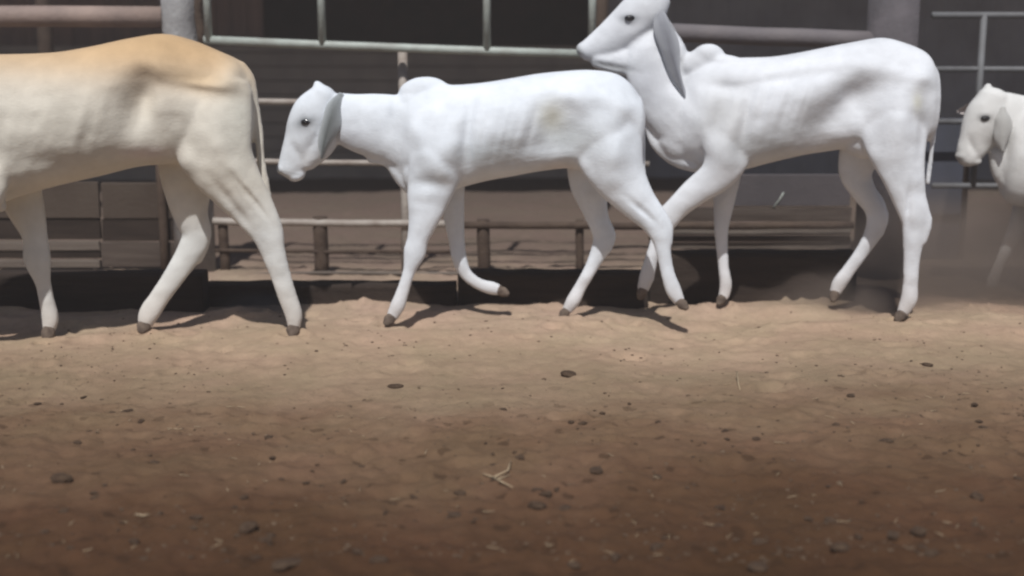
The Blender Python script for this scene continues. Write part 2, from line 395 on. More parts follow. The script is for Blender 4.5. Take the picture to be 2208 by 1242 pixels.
# concrete posts
c1 = empty('gate_post', (at(378, 60, FD).x, FD, 0), 'stout grey concrete post left of the pale green frame, above the tan rump', 'post')
P = at(378, -90, FD-.02)
m = MB(); m.tube([(P.x+.03, FD, -.05), (P.x+.03, FD, .7), (P.x+.015, FD, 1.2), (P.x-.002, FD, 1.45), (P.x, FD, P.z)], [.115, .115, .105, .094, .096], 20, .02); m.build('post_shaft', M['concrete'], c1)
m = MB(); m.tube([at(425, -60, FD+.02), at(423, 20, FD+.02), at(430, 60, FD+.02), at(434, 130, FD+.02)], [pxw(12, FD)]*4, 10, .1); m.build('hinge_bar', M['dark_post'], c1)
c2 = empty('gate_post', (at(1940, 60, FD).x, FD, 0), 'broad mauve grey post behind the rump of the white cow on the right', 'post')
P = at(1935, -90, FD)
m = MB(); m.tube([(P.x, FD+.02, -.05), (P.x, FD+.02, 1.0), (P.x, FD+.02, P.z)], [pxw(58, FD), pxw(54, FD), pxw(52, FD)], 22, .02); m.build('post_shaft', mat('mauve_post', (.11, .10, .11), .9, col2=(.075, .07, .077), nscale=5, bump=.5), c2)
# right hand gate
f5 = empty('pipe_gate', (at(2120, 90, FD).x, FD, 0), 'dull grey pipe gate at the right edge, above the head of the last cow', 'gate')
Dr = FD+.25
gg = mat('dull_grey_steel', (.16, .165, .175), .6, col2=(.11, .11, .115), nscale=5, bump=.2)
for ya, yb, r in ((32, 34, 7), (150, 152, 6), (262, 264, 6), (400, 402, 6)):
    rail(2010, ya, 3300, yb, r, Dr, 0, 6, .02, int(ya)).build('rail', gg, f5)
for px_ in (2122, 2420, 2750, 3290):
    P0 = at(px_, 32, Dr-.004); m = MB(); m.tube([Vector((P0.x, P0.y, -.05 if px_ > 3000 else at(px_, 401, Dr).z)), P0], pxw(7, Dr), 10); m.build('upright', gg, f5)
# bluish sheet panel low behind the last cow
pn = empty('sheet_panel', (at(2030, 300, FD).x, FD+.4, 0), 'dark blue grey upright sheet between the right rump and the last cow', 'panel')
A = at(1975, 255, FD+.4); B = at(2085, 255, FD+.4)
m = MB(); m.box((A.x, FD+.4, -.03), (B.x, FD+.44, A.z)); m.build('sheet', mat('blue_sheet', (.065, .07, .095), .6, col2=(.05, .055, .07), nscale=3), pn, smooth=False, bevel=.004)
m = MB(); m.box((A.x-.03, FD+.385, -.03), (A.x-.002, FD+.45, A.z+.02)); m.box((B.x+.002, FD+.385, -.03), (B.x+.03, FD+.45, A.z+.02)); m.build('frame', M['dark_post'], pn, smooth=False, bevel=.003)

# ------------------------------------------------------------------ cattle
def catmull(P, n):
    P = np.array(P, float); out = []
    for i in range(len(P)-1):
        p0 = P[max(i-1, 0)]; p1 = P[i]; p2 = P[i+1]; p3 = P[min(i+2, len(P)-1)]
        for k in range(n):
            t = k/n
            out.append(.5*((2*p1)+(-p0+p2)*t+(2*p0-5*p1+4*p2-p3)*t*t+(-p0+3*p1-3*p2+p3)*t**3))
    out.append(P[-1]); return np.array(out)

class Cow:
    def __init__(s, plane):
        (xa, da), (xb, db) = plane; s.p = lambda x: da+(db-da)*(x-xa)/(xb-xa)
        s.mb = MB()
    def pt(s, px, py, off): return at(px, py, s.p(px)+off)
    def sweep(s, pts, vert=False, seg=5, n=28, egg=0, power=2.0, mb=None, ridge=0):
        """pts: px, py, depth offset (m), in-plane radius (px), half width (m); vert: px, top, bottom, half width"""
        mb = mb or s.mb
        if vert: pts = [(x, (a+b)/2, 0, (b-a)/2, w_) for x, a, b, w_ in pts]
        Q = catmull(pts, seg); Q[:, 3] = np.maximum(Q[:, 3], .6); Q[:, 4] = np.maximum(Q[:, 4], .002)
        C = [s.pt(q[0], q[1], q[2]) for q in Q]
        rings = []
        m_ = len(Q)
        for i in range(m_):
            t = C[min(i+1, m_-1)]-C[max(i-1, 0)]; t.y = 0
            if t.length < 1e-6: t = Vector((1, 0, 0))
            t.normalize()
            nn = Vector((0, 0, 1)) if vert else Vector((-t.z, 0, t.x))
            tt = Vector((1 if t.x > 0 else -1, 0, 0)) if vert else t
            rings.append((C[i], nn, tt, Q[i, 3]*s.p(Q[i, 0])/F, Q[i, 4]))
        def cap(r, sgn):
            c, nn, tt, a, w_ = r; out = []
            e = min(a, w_)*(.3 if vert else .9)
            for th in (25, 50, 72, 86):
                th = math.radians(th); out.append((c+tt*e*math.sin(th)*sgn, nn, tt, a*math.cos(th), w_*math.cos(th)))
            return out
        full = list(reversed(cap(rings[0], -1)))+rings+cap(rings[-1], 1)
        V = []; Fs = []
        for c, nn, tt, a, w_ in full:
            for k in range(n):
                th = 2*math.pi*k/n; ct, st = math.cos(th), math.sin(th)
                ex = 2/power
                u = math.copysign(abs(st)**ex, st); v = math.copysign(abs(ct)**ex, ct)
                v *= 1-egg*u
                V.append(c+nn*a*u+Vector((0, 1, 0))*w_*v)
        R = len(full)
        # consistent orientation
        c0, n0, t0 = full[len(full)//2][:3]
        flip = (n0.cross(Vector((0, 1, 0)))).dot(t0) > 0
        for i in range(R-1):
            for k in range(n):
                f = (i*n+k, i*n+(k+1) % n, (i+1)*n+(k+1) % n, (i+1)*n+k)
                Fs.append(f if flip else f[::-1])
        e0 = tuple(range(n)); e1 = tuple((R-1)*n+k for k in range(n))
        Fs.append(e0[::-1] if flip else e0); Fs.append(e1 if flip else e1[::-1])
        mb.add(V, Fs)
    def blob(s, px, py, off, rpx, rpy, w_, ang=0, mb=None):
        c = s.pt(px, py, off); k = s.p(px)/F; ca, sa = math.cos(math.radians(ang)), math.sin(math.radians(ang))
        V = []; Fs = []; n1_, n2_ = 10, 18
        for i in range(1, n1_):
            ph = math.pi*i/n1_
            for j in range(n2_):
                th = 2*math.pi*j/n2_
                x = rpx*k*math.sin(ph)*math.cos(th); y = w_*math.sin(ph)*math.sin(th); z = rpy*k*math.cos(ph)
                V.append(c+Vector((x*ca-z*sa, y, x*sa+z*ca)))
        a = len(V); V += [c+Vector((-rpy*k*sa, 0, rpy*k*ca)), c-Vector((-rpy*k*sa, 0, rpy*k*ca))]
        for i in range(n1_-2):
            for j in range(n2_): Fs.append((i*n2_+j, (i+1)*n2_+j, (i+1)*n2_+(j+1) % n2_, i*n2_+(j+1) % n2_))
        for j in range(n2_):
            Fs.append((a, j, (j+1) % n2_)); Fs.append((a+1, (n1_-2)*n2_+(j+1) % n2_, (n1_-2)*n2_+j))
        (mb or s.mb).add(V, Fs)
    def finish(s, root, brushes, base, paint, voxel=.0085, smooth=8):
        o = mesh_obj('raw', s.mb.V, s.mb.F, None)
        md = o.modifiers.new('r', 'REMESH'); md.mode = 'VOXEL'; md.voxel_size = voxel; md.adaptivity = 0
        dg = bpy.context.evaluated_depsgraph_get(); ev = o.evaluated_get(dg)
        me = bpy.data.meshes.new_from_object(ev); bpy.data.objects.remove(o)
        n = len(me.vertices); co = np.empty(n*3); me.vertices.foreach_get('co', co); co = co.reshape(-1, 3)
        ed = np.empty(len(me.edges)*2, np.int32); me.edges.foreach_get('vertices', ed); ed = ed.reshape(-1, 2)
        deg = np.bincount(ed.ravel(), minlength=n).astype(float)[:, None]; deg[deg == 0] = 1
        def lap(c):
            o_ = np.zeros_like(c)
            for d in range(3):
                o_[:, d] = np.bincount(ed[:, 0], c[ed[:, 1], d], n)+np.bincount(ed[:, 1], c[ed[:, 0], d], n)
            return o_/deg-c
        for _ in range(smooth):
            co = co+.55*lap(co); co = co-.53*lap(co)
        X_, Y_ = to_px(co)
        pl = np.array([s.p(x) for x in X_]); side = np.where(co[:, 1] < pl, -1., 1.)
        px0, py0 = X_, Y_
        for (bx, by, rx, ry, ang, amp) in brushes:      # amp > 0 raises the surface outward
            a = math.radians(ang); dx = X_-bx; dy = Y_-by
            u = (dx*math.cos(a)+dy*math.sin(a))/rx; v = (-dx*math.sin(a)+dy*math.cos(a))/ry
            wgt = np.exp(-(u*u+v*v))
            dist = np.clip(np.abs(co[:, 1]-pl)/.06, 0, 1)
            co[:, 1] += side*amp*1.35*wgt*dist
        for _ in range(3): co = co+.5*lap(co); co = co-.5*lap(co)
        # fine lumpiness of hide over bone
        co[:, 1] += side*((vnoise(X_/34, Y_/26, 5)-.5)*.006+(vnoise(X_/15, Y_/15, 9)-.5)*.0015)
        me.vertices.foreach_set('co', (co-np.array(world_loc(root))).ravel())
        col = np.ones((n, 4)); col[:, :3] = base
        for fn in paint:
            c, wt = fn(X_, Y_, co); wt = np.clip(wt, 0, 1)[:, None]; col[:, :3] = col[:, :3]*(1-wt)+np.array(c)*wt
        at_ = me.color_attributes.new('coat', 'FLOAT_COLOR', 'POINT'); at_.data.foreach_set('color', col.ravel())
        me.polygons.foreach_set('use_smooth', np.ones(len(me.polygons), bool)); me.update()
        me.materials.clear(); me.materials.append(COAT); me.name = 'body'
        b = bpy.data.objects.new('body', me); COL.objects.link(b); b.parent = root
        return b
def spot(c, px, py, rx, ry, a=1, ang=0, p=1, depth=None):
    def f(X_, Y_, co):
        t = math.radians(ang); dx = X_-px; dy = Y_-py
        u = (dx*math.cos(t)+dy*math.sin(t))/rx; v = (-dx*math.sin(t)+dy*math.cos(t))/ry
        return c, a*np.exp(-(u*u+v*v)**p)
    return f
def vgrad(c, fn):
    return lambda X_, Y_, co: (c, fn(X_, Y_))
def legdust(z0=.16):
    return lambda X_, Y_, co: ((.50, .42, .36), np.clip((z0*2-co[:, 2])/(z0*2), 0, 1)*.55)
def flat_attr(o, c):
    at_ = o.data.color_attributes.new('coat', 'FLOAT_COLOR', 'POINT')
    at_.data.foreach_set('color', np.tile(np.array([*c, 1.]), len(o.data.vertices)))
def part_sweep(cow, name, pts, root, matl, c=None, **k):
    mb = MB(); cow.sweep(pts, mb=mb, n=16, **k); o = mb.build(name, matl, root)
    if c: flat_attr(o, c)
    return o
def hoof(cow, root, fx, fy, tx, ty, off, r=12, w_=.024):
    """cloven hoof from the pastern (fx,fy) to the toe (tx,ty)"""
    mb = MB()
    for sgn in (-1, 1):
        o = off+sgn*w_*.52
        cow.sweep([(fx, fy, o, r*.85, w_*.52), ((fx+tx)/2, (fy+ty)/2, o, r*1.05, w_*.6), (tx, ty, o+sgn*.004, r*.62, w_*.46)], mb=mb, n=14, seg=3)
    # dew claws
    cow.blob(fx+(fx-tx)*.15+ (6 if tx < fx else 5), fy-7, off, 4, 4, w_*.8, mb=mb)
    return mb.build('hoof', M['hoof'], root)
def eye(cow, root, px, py, off, r=9):
    mb = MB(); cow.blob(px, py, off, r*1.25, r*.72, .014, mb=mb); return mb.build('eye', M['eye'], root)

def ear(cow, root, pts, sgn, dark, pale):
    pts = [(x, y, o*sgn, r, w_) for x, y, o, r, w_ in pts]
    mb = MB(); n = 18; cow.sweep(pts, mb=mb, n=n, seg=5)
    cols = []
    for i, v in enumerate(mb.V):
        u = math.sin(2*math.pi*(i % n)/n); tq = (i//n)/(len(mb.V)/n); v.y -= sgn*.030*u*u*math.sin(math.pi*min(1, tq)); v.x += .006*math.sin(tq*17)*abs(u)**3
        k = abs(u)**.9; t = (i//n)/(len(mb.V)/n); k = max(k*.8, .6*(1-t)**3)
        cols.append([dark[j]*(1-k)+pale[j]*k for j in range(3)]+[1])
    o = mb.build('ear', COAT, root); a_ = o.data.color_attributes.new('coat', 'FLOAT_COLOR', 'POINT'); a_.data.foreach_set('color', np.array(cols).ravel())
    md = o.modifiers.new('smooth', 'SUBSURF'); md.levels = md.render_levels = 1
    return o

WHITE = (.71, .76, .825)

# ---- middle white cow
c = Cow(((835, 5.74), (1380, 5.72)))
root = empty('cow', c.pt(1100, 700, 0)*1.0, 'white humped cow in the middle with lowered head, walking behind the tan cow', 'cow', 'cattle walking in single file past the fence')
root.location.z = 0
c.sweep([(852, 225, 355, .07), (872, 212, 388, .11), (905, 196, 418, .15), (950, 186, 418, .175), (1000, 184, 402, .195), (1050, 179, 389, .21), (1100, 171, 380, .215), (1160, 161, 369, .205), (1220, 155, 362, .19), (1270, 153, 366, .175), (1320, 159, 362, .165), (1352, 176, 345, .13), (1374, 205, 330, .12)], vert=True, egg=.04, power=2.1, seg=4, n=40)
c.blob(915, 200, 0, 56, 34, .06, 4); c.blob(890, 222, 0, 50, 30, .07, 25); c.blob(960, 205, 0, 60, 24, .07, -8)                 # hump
c.sweep([(890, 290, 0, 92, .12), (850, 280, 0, 76, .10), (810, 272, 0, 70, .085), (765, 262, 0, 61, .072), (722, 246, 0, 48, .062)], egg=0)
c.sweep([(698, 210, 0, 33, .06), (680, 240, 0, 46, .080), (664, 276, 0, 46, .076), (649, 312, 0, 38, .058), (636, 343, 0, 33, .048), (624, 366, 0, 27, .044)], seg=4)
c.sweep([(702, 286, 0, 34, .066), (688, 316, 0, 30, .055), (660, 348, 0, 22, .042)], seg=4)
c.blob(672, 256, 0, 34, 20, .088, 60)                # brow
c.blob(900, 380, -.02, 32, 52, .12, 15); c.blob(878, 350, 0, 32, 44, .08, 15)
c.blob(609, 364, 0, 13, 11, .04, 35)                 # nostrils
c.blob(640, 378, 0, 20, 13, .036, 20)                # lower lip
c.sweep([(692, 200, 0, 15, .035), (687, 187, 0, 12, .03), (683, 180, 0, 7, .02)], seg=3)
c.blob(700, 195, 0, 14, 10, .04)
# brisket fold
c.sweep([(800, 330, 0, 22, .022), (842, 343, 0, 20, .035), (874, 375, 0, 28, .06), (905, 405, 0, 28, .08)], seg=3)
# near front leg
c.sweep([(950, 300, -.09, 60, .07), (940, 360, -.115, 58, .065), (925, 420, -.125, 47, .055), (914, 470, -.13, 34, .045), (901, 515, -.13, 23, .035), (894, 545, -.13, 24, .036), (882, 585, -.13, 13.5, .023), (868, 630, -.13, 14, .023), (857, 660, -.13, 16, .027), (846, 682, -.13, 13, .022)], seg=4)
c.blob(897, 534, -.13, 21, 26, .036, 8); c.blob(857, 660, -.13, 17, 13, .028)
# far front leg, lifted
c.sweep([(960, 330, .09, 50, .06), (968, 400, .115, 36, .05), (978, 465, .125, 24, .04), (985, 520, .125, 18, .03), (990, 555, .125, 17, .032), (1004, 590, .125, 14, .023), (1032, 612, .125, 13, .022), (1060, 621, .125, 15, .026), (1076, 625, .125, 12, .022)], seg=4)
# near hind leg, pushed back
c.sweep([(1300, 250, -.05, 75, .10), (1312, 320, -.085, 74, .09), (1335, 380, -.105, 58, .072), (1372, 432, -.115, 41, .052), (1407, 472, -.12, 31, .040), (1425, 506, -.12, 24, .034), (1431, 545, -.12, 16, .025), (1440, 590, -.12, 15, .023), (1452, 625, -.12, 17, .027), (1464, 648, -.12, 13, .022)], seg=4)
# far hind leg
c.sweep([(1290, 280, .05, 66, .09), (1276, 350, .085, 56, .075), (1272, 400, .10, 44, .06), (1282, 450, .115, 29, .045), (1298, 502, .12, 22, .036), (1296, 532, .12, 21, .033), (1276, 575, .12, 15, .024), (1252, 618, .12, 14, .022), (1236, 648, .12, 16, .026), (1223, 668, .12, 12, .021)], seg=4)
c.sweep([(1300, 470, .12, 12, .018), (1319, 508, .12, 10, .018), (1308, 540, .12, 10, .018)], seg=3)
c.sweep([(1420, 455, -.12, 12, .02), (1441, 488, -.12, 10, .02), (1440, 525, -.12, 10, .018)], seg=3)
# tail lying along the rump
c.sweep([(1358, 190, .02, 8, .022), (1380, 225, .03, 6, .018), (1386, 290, .03, 6, .014), (1386, 360, .03, 6, .013), (1388, 400, .03, 6, .012)], seg=4)
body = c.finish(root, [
    (1198, 280, 58, 62, 20, -.042), (1265, 205, 70, 20, 6, .010), (1110, 340, 110, 34, -14, -.010), (1300, 300, 40, 60, 0, .02), (1350, 235, 26, 22, 0, .016), (1150, 325, 90, 34, -15, -.008),
    (1330, 330, 24, 60, 10, .018), (1262, 330, 22, 60, -18, -.008), (955, 330, 30, 60, 12, .028), (1008, 300, 16, 90, 6, -.022), (905, 300, 20, 60, -25, .014),
    (845, 255, 24, 60, 8, -.010), (935, 255, 18, 60, 14, .007), (968, 262, 18, 56, 14, -.006), (905, 335, 30, 26, 0, .008), (970, 375, 26, 24, 0, .008), (1385, 455, 6, 34, -48, -.010), (1245, 215, 34, 24, 10, .010), (1340, 215, 30, 26, 0, .007), (1020, 275, 7, 60, 14, .004), (1045, 278, 7, 60, 14, -.004), (1085, 280, 7, 56, 14, .004), (1125, 280, 7, 50, 14, .004), (1145, 282, 7, 50, 14, -.004), (1060, 290, 9, 70, 12, .002), (1100, 290, 9, 70, 12, .002), (640, 330, 22, 8, 65, -.008), (930, 395, 40, 16, 0, -.012),
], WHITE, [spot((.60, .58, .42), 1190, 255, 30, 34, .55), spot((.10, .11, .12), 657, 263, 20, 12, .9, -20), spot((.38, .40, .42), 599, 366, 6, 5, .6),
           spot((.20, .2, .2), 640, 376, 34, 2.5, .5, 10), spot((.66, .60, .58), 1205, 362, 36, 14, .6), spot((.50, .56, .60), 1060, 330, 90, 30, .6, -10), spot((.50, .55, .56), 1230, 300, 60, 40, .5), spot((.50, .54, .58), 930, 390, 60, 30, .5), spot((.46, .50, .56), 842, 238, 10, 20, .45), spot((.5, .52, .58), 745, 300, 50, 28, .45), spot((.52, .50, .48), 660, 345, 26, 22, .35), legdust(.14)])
ear(c, root, [(732, 206, .030, 8, .016), (724, 222, .066, 14, .016), (717, 244, .088, 19, .013), (709, 272, .097, 21, .011), (700, 306, .096, 15, .009), (694, 332, .092, 6, .006), (692, 342, .090, 2, .004)], -1, (.08, .09, .09), (.50, .54, .57))
ear(c, root, [(722, 222, .066, 12, .016), (722, 250, .098, 22, .011), (712, 290, .106, 20, .009), (704, 322, .104, 14, .007), (699, 342, .1, 5, .004)], 1, (.13, .145, .14), (.42, .44, .44))
eye(c, root, 660, 263, -.075); eye(c, root, 660, 263, .075)
hoof(c, root, 846, 682, 832, 698, -.13); hoof(c, root, 1076, 625, 1094, 634, .125, 11)
hoof(c, root, 1464, 650, 1480, 664, -.12, 11); hoof(c, root, 1222, 670, 1210, 684, .12, 11)

# ---- right white cow
c = Cow(((1555, 5.98), (1950, 5.84)))
root = empty('cow', (c.pt(1740, 690, 0).x, c.p(1740), 0), 'bony white humped cow holding its raised head over the middle cow', 'cow', 'cattle walking in single file past the fence')
c.sweep([(1440, 190, 310, .07), (1462, 165, 335, .11), (1500, 140, 358, .15), (1550, 130, 372, .175), (1600, 127, 366, .195), (1660, 125, 350, .21), (1720, 116, 336, .21), (1780, 104, 326, .195), (1840, 93, 320, .18), (1895, 85, 330, .165), (1945, 96, 320, .15), (1990, 116, 310, .13), (2008, 142, 300, .10)], vert=True, egg=.04, power=2.1, seg=4, n=40)
c.blob(1527, 124, 0, 36, 29, .055, 0); c.blob(1500, 140, 0, 44, 30, .065, 25); c.blob(1575, 140, 0, 44, 20, .07, -12)
c.sweep([(1500, 250, 0, 92, .115), (1462, 218, 0, 84, .10), (1430, 180, 0, 72, .085), (1408, 135, 0, 62, .075), (1400, 100, 0, 50, .068)], seg=4)
c.sweep([(1410, -4, 0, 38, .066), (1388, 26, 0, 48, .080), (1360, 55, 0, 48, .078), (1325, 80, 0, 41, .058), (1290, 99, 0, 31, .048), (1266, 110, 0, 23, .045)], seg=4)
c.sweep([(1288, 128, 0, 19, .038), (1330, 132, 0, 28, .042), (1378, 124, 0, 40, .055), (1412, 100, 0, 42, .062)], seg=4)
c.blob(1452, 108, 0, 26, 58, .062, 28)
c.blob(1360, 44, 0, 26, 18, .088, 0)
c.blob(1398, 100, 0, 40, 44, .066, 0)
c.blob(1258, 108, 0, 15, 17, .045, 30)
# dewlap
c.sweep([(1385, 190, 0, 26, .02), (1408, 250, 0, 24, .022), (1425, 300, 0, 26, .03), (1460, 335, 0, 24, .05), (1500, 352, 0, 20, .06)], seg=4)
# near front, reaching forward
c.sweep([(1560, 270, -.09, 60, .07), (1568, 330, -.115, 52, .062), (1545, 378, -.125, 38, .052), (1498, 414, -.13, 30, .043), (1458, 450, -.13, 25, .036), (1434, 478, -.13, 25, .036), (1416, 524, -.13, 15, .024), (1404, 560, -.13, 14.5, .023), (1394, 598, -.13, 16, .027), (1387, 622, -.13, 13, .022)], seg=4)
c.blob(1434, 474, -.13, 25, 25, .038, 20); c.blob(1394, 600, -.13, 17, 13, .028)
# far front, vertical
c.sweep([(1560, 290, .09, 50, .06), (1566, 370, .115, 34, .05), (1562, 430, .125, 24, .038), (1556, 485, .125, 17, .03), (1556, 520, .125, 14, .024), (1560, 575, .125, 12, .021), (1565, 615, .125, 14, .025), (1560, 640, .125, 12, .021)], seg=4)
# near hind
c.sweep([(1920, 190, -.045, 78, .09), (1925, 250, -.075, 76, .085), (1932, 310, -.10, 66, .07), (1946, 370, -.115, 48, .055), (1960, 425, -.12, 36, .043), (1974, 472, -.12, 31, .037), (1970, 510, -.12, 24, .032), (1966, 560, -.12, 17.5, .025), (1963, 610, -.12, 16, .023), (1960, 645, -.12, 18, .028), (1948, 672, -.12, 14, .022)], seg=4)
c.sweep([(1970, 425, -.12, 14, .02), (1999, 472, -.12, 11, .02), (1986, 520, -.12, 12, .018)], seg=3)
# far hind, lifted
c.sweep([(1890, 230, .05, 66, .085), (1862, 310, .085, 54, .072), (1846, 370, .105, 38, .055), (1862, 412, .115, 27, .042), (1888, 450, .12, 24, .036), (1888, 490, .12, 22, .034), (1864, 535, .12, 16, .025), (1834, 578, .12, 15, .023), (1812, 608, .12, 17, .027), (1802, 628, .12, 14, .022)], seg=4)
c.sweep([(1880, 425, .12, 12, .018), (1907, 462, .12, 10, .018), (1895, 505, .12, 11, .018)], seg=3)
c.blob(1858, 300, -.02, 60, 38, .09, -25)  # flank fold
c.blob(1478, 296, 0, 62, 56, .088, -25)
c.sweep([(1985, 125, 0, 14, .03), (2009, 148, 0, 9, .022), (2017, 200, 0, 6, .015), (2014, 270, 0, 6, .013), (2008, 330, 0, 5, .012), (2000, 395, .01, 5, .012)], seg=4)
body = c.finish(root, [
    (1835, 225, 42, 86, 48, -.058), (1765, 292, 60, 50, 40, -.026), (1935, 240, 34, 50, 20, .012), (1900, 150, 60, 20, 14, .012), (1872, 160, 36, 26, 20, .012), (1525, 235, 18, 66, 16, .008), (1560, 240, 16, 60, 16, -.006), (1490, 310, 30, 26, 0, .008), (1575, 345, 26, 24, 0, .008), (1960, 440, 5, 36, 4, -.010), (1630, 220, 7, 62, 16, .005), (1650, 222, 7, 62, 16, -.005), (1682, 222, 7, 60, 16, .005), (1700, 222, 7, 60, 16, -.005), (1728, 218, 7, 56, 16, .005), (1560, 430, 5, 20, 50, -.004), (1990, 165, 22, 22, 0, .018),
    (1940, 290, 26, 60, 8, .016), (1880, 270, 22, 60, -15, -.010), (1990, 290, 12, 60, 5, -.012),
    (1560, 300, 26, 60, 15, .02), (1610, 260, 16, 70, 10, -.018), (1500, 260, 22, 60, -30, .016), (1478, 200, 20, 60, -20, -.016), (1575, 190, 60, 16, 10, -.014),
    (1660, 230, 10, 60, 14, .003), (1700, 225, 10, 60, 14, .003), (1744, 220, 10, 56, 14, .003),
    (1312, 141, 44, 5, 12, -.012), (1395, 75, 12, 50, 45, -.008), (1700, 170, 110, 14, -8, -.012),
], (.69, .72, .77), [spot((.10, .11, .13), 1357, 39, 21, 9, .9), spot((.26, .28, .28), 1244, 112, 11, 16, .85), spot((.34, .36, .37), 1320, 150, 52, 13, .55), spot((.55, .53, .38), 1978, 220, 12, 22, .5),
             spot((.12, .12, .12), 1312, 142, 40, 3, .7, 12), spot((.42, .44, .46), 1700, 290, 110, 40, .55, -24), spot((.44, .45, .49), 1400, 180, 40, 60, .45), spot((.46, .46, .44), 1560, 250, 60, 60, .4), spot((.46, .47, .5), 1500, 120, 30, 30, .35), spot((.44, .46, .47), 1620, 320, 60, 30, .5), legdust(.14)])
ear(c, root, [(1420, 26, .036, 9, .018), (1428, 46, .072, 17, .018), (1438, 78, .096, 22, .013), (1446, 112, .106, 20, .011), (1457, 150, .106, 14, .009), (1469, 188, .102, 8, .006), (1476, 210, .1, 3, .004)], -1, (.13, .135, .16), (.48, .50, .54))
ear(c, root, [(1424, 48, .072, 16, .018), (1438, 80, .098, 25, .012), (1450, 118, .108, 24, .010), (1460, 158, .11, 17, .008), (1472, 195, .105, 9, .006), (1478, 214, .1, 3, .004)], 1, (.24, .245, .27), (.50, .51, .54))
eye(c, root, 1358, 39, -.077); eye(c, root, 1358, 39, .077)
hoof(c, root, 1387, 624, 1380, 642, -.13, 11); hoof(c, root, 1559, 640, 1550, 655, .125, 11)
hoof(c, root, 1946, 675, 1934, 690, -.12, 12); hoof(c, root, 1801, 630, 1796, 648, .12, 11)

# ---- left tan cow
c = Cow(((100, 5.30), (635, 5.52)))
root = empty('cow', (c.pt(300, 700, 0).x, c.p(300), 0), 'tan and cream cow at the left edge, head out of view', 'cow', 'cattle walking in single file past the fence')
c.sweep([(-330, 170, 420, .10), (-300, 140, 455, .15), (-220, 118, 480, .19), (-130, 116, 466, .195), (-40, 120, 448, .20), (40, 120, 420, .205), (130, 116, 396, .225), (210, 103, 378, .235), (290, 86, 358, .215), (360, 77, 352, .195), (420, 90, 345, .18), (475, 112, 335, .155), (520, 133, 325, .13), (538, 158, 310, .105)], vert=True, egg=.04, power=2.1, seg=4, n=44)
c.blob(-240, 125, 0, 60, 40, .06, 0)
c.sweep([(-280, 280, 0, 130, .14), (-340, 260, 0, 105, .11), (-400, 235, 0, 85, .09), (-450, 205, 0, 70, .08)], seg=4)
c.sweep([(-470, 150, 0, 45, .075), (-500, 200, 0, 58, .09), (-525, 250, 0, 50, .078), (-550, 300, 0, 40, .06), (-572, 345, 0, 34, .052), (-582, 370, 0, 26, .05)], seg=4)
# far front leg
c.sweep([(20, 330, .09, 75, .075), (40, 410, .115, 52, .06), (62, 470, .125, 38, .048), (76, 515, .13, 27, .042), (80, 560, .13, 30, .042), (92, 608, .13, 18, .026), (100, 645, .13, 17, .026), (108, 685, .13, 19, .030), (106, 708, .13, 15, .025)], seg=4)
c.blob(80, 548, .13, 28, 34, .043, -5)
# near front leg, ahead of the frame
c.sweep([(-60, 330, -.09, 80, .08), (-50, 400, -.12, 66, .07), (-70, 470, -.135, 42, .055), (-110, 530, -.14, 29, .042), (-125, 565, -.14, 26, .038), (-140, 610, -.14, 18, .027), (-155, 655, -.14, 17, .026), (-165, 695, -.14, 19, .030), (-175, 718, -.14, 15, .025)], seg=4)
c.sweep([(-40, 400, -.1, 40, .06), (-12, 430, -.1, 24, .05), (0, 445, -.1, 14, .03)], seg=3)
# near hind
c.sweep([(450, 200, -.05, 92, .11), (452, 270, -.085, 92, .10), (470, 340, -.11, 78, .085), (508, 400, -.125, 60, .066), (548, 455, -.13, 46, .05), (575, 500, -.135, 36, .043), (588, 540, -.135, 27, .036), (604, 590, -.135, 22, .029), (620, 640, -.135, 20.5, .027), (633, 678, -.135, 19, .031), (634, 704, -.135, 14, .024)], seg=4)
c.sweep([(565, 430, -.13, 14, .022), (594, 480, -.13, 12, .022), (598, 530, -.13, 12, .02)], seg=3)
# far hind
c.sweep([(430, 250, .05, 82, .10), (410, 330, .09, 74, .09), (404, 400, .115, 56, .07), (410, 460, .125, 40, .052), (424, 505, .13, 33, .042), (408, 545, .13, 29, .038), (376, 595, .13, 24, .030), (345, 640, .13, 22, .029), (322, 675, .13, 23, .033), (314, 696, .13, 18, .027)], seg=4)
c.sweep([(425, 470, .13, 14, .022), (443, 518, .13, 11, .022), (425, 560, .13, 12, .02)], seg=3)
# tail
c.sweep([(515, 148, 0, 18, .035), (538, 172, -.01, 12, .028), (548, 220, -.02, 10, .02), (558, 290, -.02, 10, .017), (562, 340, -.02, 9, .015), (568, 390, -.02, 12, .018), (577, 430, -.02, 9, .014), (584, 452, -.02, 3, .006)], seg=4)
